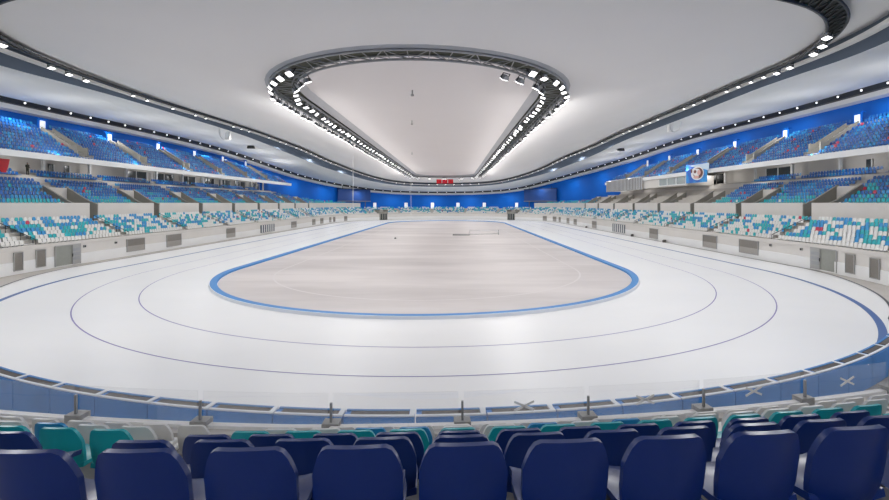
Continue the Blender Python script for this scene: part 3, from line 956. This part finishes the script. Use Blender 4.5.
recess(uR(60.5), uR(61.4), WINDK, z0=11.05, z1=13.1)
recess(uR(92.5), uR(104.5), WINDL, z0=11.1, z1=12.6, frames=3, R=50.95)
mb = MB(); sbox(mb, 50.95, 56.4, 10.75, 12.74, uR(92), uR(112.8), WALLM, 4); struct(mb, 'wall_booth')
# slatted enclosure at the far end of the right balcony
bo = empty('slatted_enclosure', 'grey vertically slatted enclosure under the far end of the right balcony', 'enclosure', None, P(uR(126), 50.5, 10.6))
mb = MB(); sbox(mb, 50.45, 50.5, 10.6, 13.7, uR(113), uR(139), VENT, 3); local(mb, 'back_panel', bo)
mb = MB()
for k in range(26):
    u = uR(113.2 + 25.6 * k / 25); mb.bar(P(u, 50.38, 10.65), P(u, 50.38, 13.65), .4, GALV, h=.06)
local(mb, 'slat_screen', bo)
mb = MB(); sbox(mb, 50.3, 50.48, 13.65, 13.85, uR(113), uR(139), GALV, 3); sbox(mb, 50.3, 50.48, 10.5, 10.68, uR(113), uR(139), DOORG, 3); local(mb, 'frame', bo)
mb = MB(); sbox(mb, 50.52, 56.5, 10.6, 12.7, uR(138.6), uR(139), WHITE, 3); local(mb, 'end_panel', bo)
# banner with a round emblem
bu0, bu1 = uR(83.8), uR(91.3)
bn = empty('hanging_banner', 'bright blue banner with round emblem hung below the right balcony front', 'banner', None, P((bu0 + bu1)/2, 50.4, 10.9))
BANM = bpy.data.materials.new('banner_print'); BANM.use_nodes = True
nt = BANM.node_tree; b = nt.nodes['Principled BSDF']; tc = nt.nodes.new('ShaderNodeTexCoord'); n = nt.nodes.new('ShaderNodeTexNoise'); n.inputs['Scale'].default_value = .35
rp = nt.nodes.new('ShaderNodeValToRGB'); rp.color_ramp.elements[0].position = .42; rp.color_ramp.elements[0].color = (.01, .12, .55, 1); rp.color_ramp.elements[1].position = .62; rp.color_ramp.elements[1].color = (.03, .35, .78, 1)
nt.links.new(tc.outputs['Object'], n.inputs['Vector']); nt.links.new(n.outputs['Fac'], rp.inputs[0]); nt.links.new(rp.outputs[0], b.inputs['Base Color']); b.inputs['Roughness'].default_value = .5
BZ0, BZ1 = 11.1, 14.85
mb = MB(); sbox(mb, 50.30, 50.36, BZ0, BZ1, bu0, bu1, BANM, 3); local(mb, 'cloth', bn)
um = (bu0 + bu1) / 2 - .3; Mb = frameM(um, 50.30, (BZ0 + BZ1) / 2 - .05)
def disc(mb, cx, cz, rx, rz, y, m, n=28):
    mb.prism([(cx + rx*math.cos(2*PI*i/n), cz + rz*math.sin(2*PI*i/n)) for i in range(n)], y, y + .015, m, Mb)
PALE = mat('pale_blue_print', (.62, .74, .86), .5); BROWN = mat('brown_print', (.16, .05, .04), .5); ROSE = mat('rose_print', (.75, .45, .40), .5)
mb = MB()
mb.prism([(-4.2, 1.72), (-4.2, .3), (-1.2, .9), (3.1, 1.72)], .01, .02, PALE, Mb)
disc(mb, -.2, 0, 2.3, 1.35, .03, WHITE); disc(mb, -.5, .0, 1.7, 1.05, .05, BROWN); disc(mb, -.1, .15, 1.25, .75, .07, WHITE)
disc(mb, .5, .35, .5, .32, .09, BROWN); disc(mb, -.9, .1, .6, .5, .09, ROSE); disc(mb, .1, -.75, 1.0, .3, .09, ROSE); disc(mb, 1.9, .55, .3, .4, .05, BROWN)
local(mb, 'emblem', bn)['label'] = 'round white, brown and rose emblem'
mb = MB(); mb.bar(P(bu0, 50.42, BZ1), P(bu1, 50.42, BZ1), .1, STEEL); local(mb, 'top_rail', bn)
# red cloth at the left picture edge
mb = MB()
u0 = uL(57.3)
mb.prism([(-.8, 1.75), (.8, 1.75), (.6, .8), (.3, 0), (-.3, 0), (-.6, .8)], 0, .06, RED, frameM(u0, 55.4, 11.05))
o = mb.build('hanging_red_cloth'); tag(o, 'red cloth banner hanging under the left balcony beside the standing person', 'banner')

# ------------------------------------------------------------------ far wall: screens, lit doorways, flags
def wall_at(px):
    s = (px - 453.4) / K; Y = 150.0
    while Y < 206.9 and abs(CAMX + s*Y) < wallX(Y): Y += .02
    return CAMX + s*Y, Y
def wall_M(x, Y, inset, z):
    e = .5; x2 = math.copysign(wallX(Y + e), x) if Y + e < 206.9 else x
    tx, ty = (x - 0, 0)
    gx = WALL_N * abs(x/WALL_A)**(WALL_N-1) / WALL_A * math.copysign(1, x); gy = WALL_N * abs((Y-WALL_Y)/WALL_B)**(WALL_N-1) / WALL_B
    n = Vector((gx, gy, 0)).normalized(); y = -n; xx = y.cross(Vector((0, 0, 1)))
    M = Matrix.Identity(4)
    for i in range(3): M[i][0] = xx[i]; M[i][1] = y[i]; M[i][2] = (0, 0, 1)[i]
    M[0][3] = x - n.x*inset; M[1][3] = Y - n.y*inset; M[2][3] = z
    return M
for px, side, w in ((352, 'left', 17), (542.5, 'right', 17.5)):
    x, Y = wall_at(px); M = wall_M(x, Y, 1.6, 0)
    r = bpy.data.objects.new('video_screen', None); C.objects.link(r); r.matrix_world = M
    tag(r, f'large switched-off dark blue video screen on the {side} far corner of the blue wall', 'screen', 'switched-off video screens')
    mb = MB(); mb.box((-w/2, 0, 8.0), (w/2, .25, 13.0), SCRN); mb.build('display', r)
    mb = MB(); mb.box((-w/2 - .2, -.1, 7.75), (w/2 + .2, .3, 8.0), STEEL); mb.box((-w/2 - .2, -.1, 12.9), (w/2 + .2, .3, 13.1), DARK); mb.build('frame', r)
    mb = MB()
    for s in (-1, 1): mb.bar((s*w*.35, -.1, 13.0), (s*w*.35, -.1, 14.2), .12, DARK)
    mb.bar((-w*.35, -.1, 4.6), (-w*.35, -.1, 8), .25, SLATE); mb.bar((w*.35, -.1, 4.6), (w*.35, -.1, 8), .25, SLATE)
    mb.build('support', r)
dno = 5
for px in (374.6, 406, 432.4, 458, 484.4, 516.8):
    x, Y = wall_at(px); M = wall_M(x, Y, .1, 0); mb = MB()
    mb.box((-.6, 0, 4.65), (.6, .06, 7.1), LITD, M)
    mb.box((-.75, 0, 4.65), (-.6, .12, 7.25), WHITE, M); mb.box((.6, 0, 4.65), (.75, .12, 7.25), WHITE, M); mb.box((-.75, 0, 7.1), (.75, .12, 7.25), WHITE, M)
    struct(mb, f'door_{dno}'); dno += 1
# lit doorways at the tops of the balcony stairs
for side, V in (('left', UV_L), ('right', UV_R)):
    for v in V[:] if side == 'right' else V[:]:
        mb = MB(); M = frameM(v, balR(9) + .75, balZ(9)); mb.box((-.7, -.1, 0), (.7, .0, 2.0), BLUEW, M); mb.box((-.42, 0, .02), (.42, .04, 1.75), LITD, M)
        mb.box((-.7, -.6, 2.0), (.7, .1, 2.1), BLUEW, M); struct(mb, f'door_{dno}'); dno += 1
for k, lab in enumerate(('red flag hanging under the ceiling at the far end, leftmost of three', 'red flag hanging under the ceiling at the far end, middle of three', 'red flag hanging under the ceiling at the far end, rightmost of three')):
    r = empty('hanging_flag', lab, 'flag', 'red flags at the far end', (-.2 - 2.15 + 2.15*k, 165, 17.3))
    mb = MB(); n = 10
    fr_ = []
    for i in range(n + 1):
        for z in (-2.95, -1.45):
            fr_.append(Vector((-.95 + 1.9*i/n, .12*math.sin(i*1.3 + k), z)))
    vs = fr_ + [p + Vector((0, .03, 0)) for p in fr_]; t = len(fr_)
    fs = [(2*i, 2*i+2, 2*i+3, 2*i+1) for i in range(n)] + [(t+2*i+2, t+2*i, t+2*i+1, t+2*i+3) for i in range(n)]
    fs += [(2*i+2, 2*i, t+2*i, t+2*i+2) for i in range(n)] + [(2*i+1, 2*i+3, t+2*i+3, t+2*i+1) for i in range(n)] + [(0, 1, t+1, t), (2*n+1, 2*n, t+2*n, t+2*n+1)]
    mb.add(vs, fs, RED); mb.build('cloth', r)
    mb = MB(); mb.bar((-1.0, .015, -1.42), (1.0, .015, -1.42), .06, GALV); mb.bar((-.8, .015, -1.4), (-.8, .015, -.3), .03, GALV); mb.bar((.8, .015, -1.4), (.8, .015, -.3), .03, GALV); mb.build('pole', r)

# ------------------------------------------------------------------ odds and ends
for x, Y, z0, z1, lab in ((-19.6, 100, 5.9, 19.2, 'thin white cable hanging from the ceiling over the left straight'), (-10.0, 136, 3.6, 17.35, 'thin white cable hanging from the oval truss near the far end')):
    r = empty('hanging_cable', lab, 'cable', None, (x, Y, z0))
    mb = MB(); mb.tube([(0, 0, .25), (0, 0, z1 - z0)], .045, WHITE, 6); mb.build('cord', r)
    mb = MB(); mb.tube([(0, 0, 0), (0, 0, .3)], .12, WHITE, 8); mb.build('weight', r)
for x, Y, k, w in ((-1.0, 42.9, 0, 'nearest'), (-2.5, 58.6, 1, 'middle'), (-5.8, 94.4, 2, 'farthest')):
    mb = MB(); mb.tube([(x, Y, 17.5), (x, Y, 18.1)], .07, DOORG, 8); mb.tube([(x, Y, 17.4), (x, Y, 17.55)], .15, DOORG, 10)
    o = mb.build('hanging_sensor'); tag(o, f'small grey sensor on the pale membrane inside the oval truss, {w} of three', 'sensor', 'sensors on the membrane')
# frame lying on the infield
r = empty('goal_frame', 'thin grey metal frame lying on the infield near its far end', 'frame', None, (8, 96, .02))
mb = MB(); mb.bar((-5.2, 1, .15), (-1.5, 1, .15), .25, DOORG, h=.3); mb.build('plank', r)
mb = MB(); mb.bar((-1.5, 1, .25), (5, 3, .25), .12, DOORG); mb.build('long_bar', r)
mb = MB(); mb.bar((5, 3, 0), (5, 3, 1.1), .16, DOORG); mb.build('upright', r)
mb = MB(); mb.bar((-1.5, 2, 1.0), (5, 3, 1.0), .06, GALV); mb.build('top_bar', r)
mb = MB(); mb.bar((-1.5, 2, 0), (-1.5, 2, 1.0), .08, GALV); mb.bar((-1.5, 1, .15), (-1.5, 2, .15), .08, GALV); mb.build('side_bar', r)
mb = MB(); mb.prism([(-.22, 0), (.22, 0), (.14, .3), (-.14, .3)], -.2, .2, DOORG, Matrix.Translation((-8.5, 88, .012)))
o = mb.build('floor_marker'); tag(o, 'small dark marker lying on the left part of the far infield', 'marker')
# brackets and hoops under the slate band
for sx, px_y, s, lab in ((-1, 93, 'left', 'white bracket with curved hose hanging under the left slate band'), (1, 84, 'right', 'white bracket with curved hose hanging under the right slate band')):
    Y = px_y; x = sx * 44.0; z = 20.6 if sx < 0 else 20.8
    r = empty('hanging_bracket', lab, 'bracket', None, (x, Y, z))
    mb = MB(); mb.box((-.5, -.35, -.3), (.3, .35, 2.0), WHITE); mb.build('upright', r)
    mb = MB(); mb.tube([(-sx*.3, -2.6 - 1.6*math.sin(a), .9 + 1.5*math.cos(a)) for a in [PI*.05*i for i in range(21)]], .12, GALV, 6)
    mb.tube([(-sx*.3, -2.2 + 1.9*math.sin(a), .9 + 1.5*math.cos(a)) for a in [PI*.05*i for i in range(21)]], .10, GALV, 6); mb.build('hose_loop', r)
for x, Y, z, lab in ((-48, 112, 21.0, 'small dark loudspeaker on the pale ceiling strip over the left stand'), (47, 117, 21.0, 'small dark loudspeaker on the pale ceiling strip over the right stand')):
    mb = MB(); mb.prism([(-.9, -.2), (.9, -.2), (.7, .5), (-.7, .5)], -.35, .35, DARK, Matrix.Translation((x, Y, z))); mb.bar((x, Y, z + .4), (x, Y, z + 1.0), .1, DARK)
    o = mb.build('hanging_loudspeaker'); tag(o, lab, 'loudspeaker')

# person standing in the cross aisle on the left
pm = bpy.data.meshes.new('person')
J = [(0,0,.92),(0,0,1.15),(0,0,1.38),(0,0,1.48),(.19,0,1.40),(.24,-.02,1.13),(.16,.16,.98),(-.19,0,1.40),(-.24,-.02,1.13),(-.15,.16,.99),(.10,0,.86),(.11,.01,.48),(.11,-.02,.08),(.11,.12,.03),(-.10,0,.86),(-.12,.01,.48),(-.13,-.02,.08),(-.13,.12,.03),(0,.01,1.56)]
Ed = [(0,1),(1,2),(2,3),(3,18),(2,4),(4,5),(5,6),(2,7),(7,8),(8,9),(0,10),(10,11),(11,12),(12,13),(0,14),(14,15),(15,16),(16,17)]
Rd = [.15,.15,.17,.065,.085,.055,.045,.085,.055,.045,.10,.07,.05,.05,.10,.07,.05,.05,.065]
pm.from_pydata(J, Ed, [])
CLOTH = mat('dark_olive_cloth', (.018, .020, .012), .8, var=.3, scale=6); SKIN = mat('skin', (.5, .32, .24), .6); HAIR = mat('black_hair', (.008, .008, .008), .6)
pr = empty('person', 'person in dark olive jacket standing behind the upper seats of left stand', 'person', None, P(uL(62.7), 57.45, 11.05), -PI/2)
po = obj('jacket_and_trousers', pm, pr); pm.materials.append(CLOTH)
md = po.modifiers.new('skin', 'SKIN')
for i, v in enumerate(pm.skin_vertices[0].data): v.radius = (Rd[i], Rd[i] * (.75 if i in (0,1,2) else 1)); v.use_root = (i == 0)
sd = po.modifiers.new('sub', 'SUBSURF'); sd.levels = 1; sd.render_levels = 1
po.data.update()
def ball(mb, c, r, m, n=12):
    vs = []; fs = []
    for i in range(n//2 + 1):
        a = PI * i / (n//2)
        for j in range(n): vs.append((c[0] + r[0]*math.sin(a)*math.cos(2*PI*j/n), c[1] + r[1]*math.sin(a)*math.sin(2*PI*j/n), c[2] + r[2]*math.cos(a)))
    for i in range(n//2):
        for j in range(n): fs.append((i*n+j, (i+1)*n+j, (i+1)*n+(j+1)%n, i*n+(j+1)%n))
    mb.add(vs, fs, m)
mb = MB(); ball(mb, (0, .01, 1.63), (.078, .095, .115), SKIN, 14); ball(mb, (0, .108, 1.62), (.015, .02, .022), SKIN, 8)
for s in (-1, 1): ball(mb, (s*.078, .01, 1.62), (.014, .022, .032), SKIN, 8); ball(mb, (s*.028, .094, 1.645), (.012, .01, .008), HAIR, 8)
mb.build('head', pr, True)
mb = MB(); ball(mb, (0, -.015, 1.665), (.088, .10, .105), HAIR, 14); mb.build('hair', pr, True)
for s in (-1, 1):
    mb = MB(); x = .155 * s
    ball(mb, (x, .20, .975), (.035, .045, .018), SKIN, 10)
    for f in range(4): mb.tube([(x + (f-1.5)*.018, .23, .975), (x + (f-1.5)*.019, .262 + .006*(f in (1,2)), .965), (x + (f-1.5)*.019, .275, .945)], .008, SKIN, 6)
    mb.tube([(x - s*.03, .19, .975), (x - s*.05, .22, .975), (x - s*.048, .245, .97)], .009, SKIN, 6)
    mb.build('hand', pr, True)

# ------------------------------------------------------------------ light: the lamps on the trusses and rim, plus added fill
def area(p, rot, size, power, name, col=(1, .985, .965), sy=None):
    d = bpy.data.lights.new(name, 'AREA'); d.energy = power; d.size = size; d.color = col
    if sy: d.shape = 'RECTANGLE'; d.size_y = sy
    o = bpy.data.objects.new(name, d); C.objects.link(o); o.location = p; o.rotation_euler = rot; return o
DOWN = 1900
def aim(d): return d.to_track_quat('-Z', 'Y').to_euler()
for p, n in oval_pts(12, 15.6, 41, 157, 19):
    area(p, (0, 0, 0), 1.2, DOWN, 'floodlight_beam')
for sx in (-1, 1):                           # unseen strips added along the oval truss to brighten ceiling and membrane
    area((sx * 13.6, 97, 15.2), aim(Vector((sx, 0, .10))), 108, 5200, 'truss_fill_strip', sy=.8)
    area((sx * 10.4, 97, 15.0), aim(Vector((-sx, 0, .55))), 108, 2100, 'truss_fill_strip', sy=.8)
for side, pts in walk(O_in, 20).items():
    for p, d in pts:
        area(p + Vector((0, 0, -1.1)), (0, 0, 0), 1.5, DOWN * 1.1, 'floodlight_beam')
for side, pts in walk(RP, 17).items():      # the rim lamps over the stands
    for p, d in pts:
        inw = Vector((-p.x, 97 - p.y, 0)).normalized()
        area(p + inw * 2.6 + Vector((0, 0, -1.0)), aim(Vector((0, 0, -1)) + inw * .1), 1.4, 1050, 'rim_lamp_beam')
for side in ('right', 'left'):              # unseen fill added on the balcony fronts, aimed up; more added under the balconies
    for k in range(7):
        y = 46 + 15 * k; u = uR(y) if side == 'right' else uL(y)
        area(P(u, 50.2, 13.7), aim(Vector((0, 0, 1))), 3, 750, 'balcony_fill', sy=.6)
        area(P(u, 54.6, 13.35), aim(Vector((0, 0, -1)) + fr(u)[1] * .5), 1.2, 260, 'concourse_fill')
w = bpy.data.worlds.new('world'); bpy.context.scene.world = w; w.use_nodes = True
w.node_tree.nodes['Background'].inputs[0].default_value = (.6, .65, .7, 1); w.node_tree.nodes['Background'].inputs[1].default_value = .3

sc = bpy.context.scene
sc.view_settings.view_transform = 'Standard'; sc.view_settings.look = 'None'; sc.view_settings.gamma = 1.0; sc.view_settings.use_curve_mapping = False
sc.view_settings.exposure = -1.25
sc.cycles.max_bounces = 8; sc.cycles.diffuse_bounces = 5
sc.cycles.sample_clamp_indirect = 6
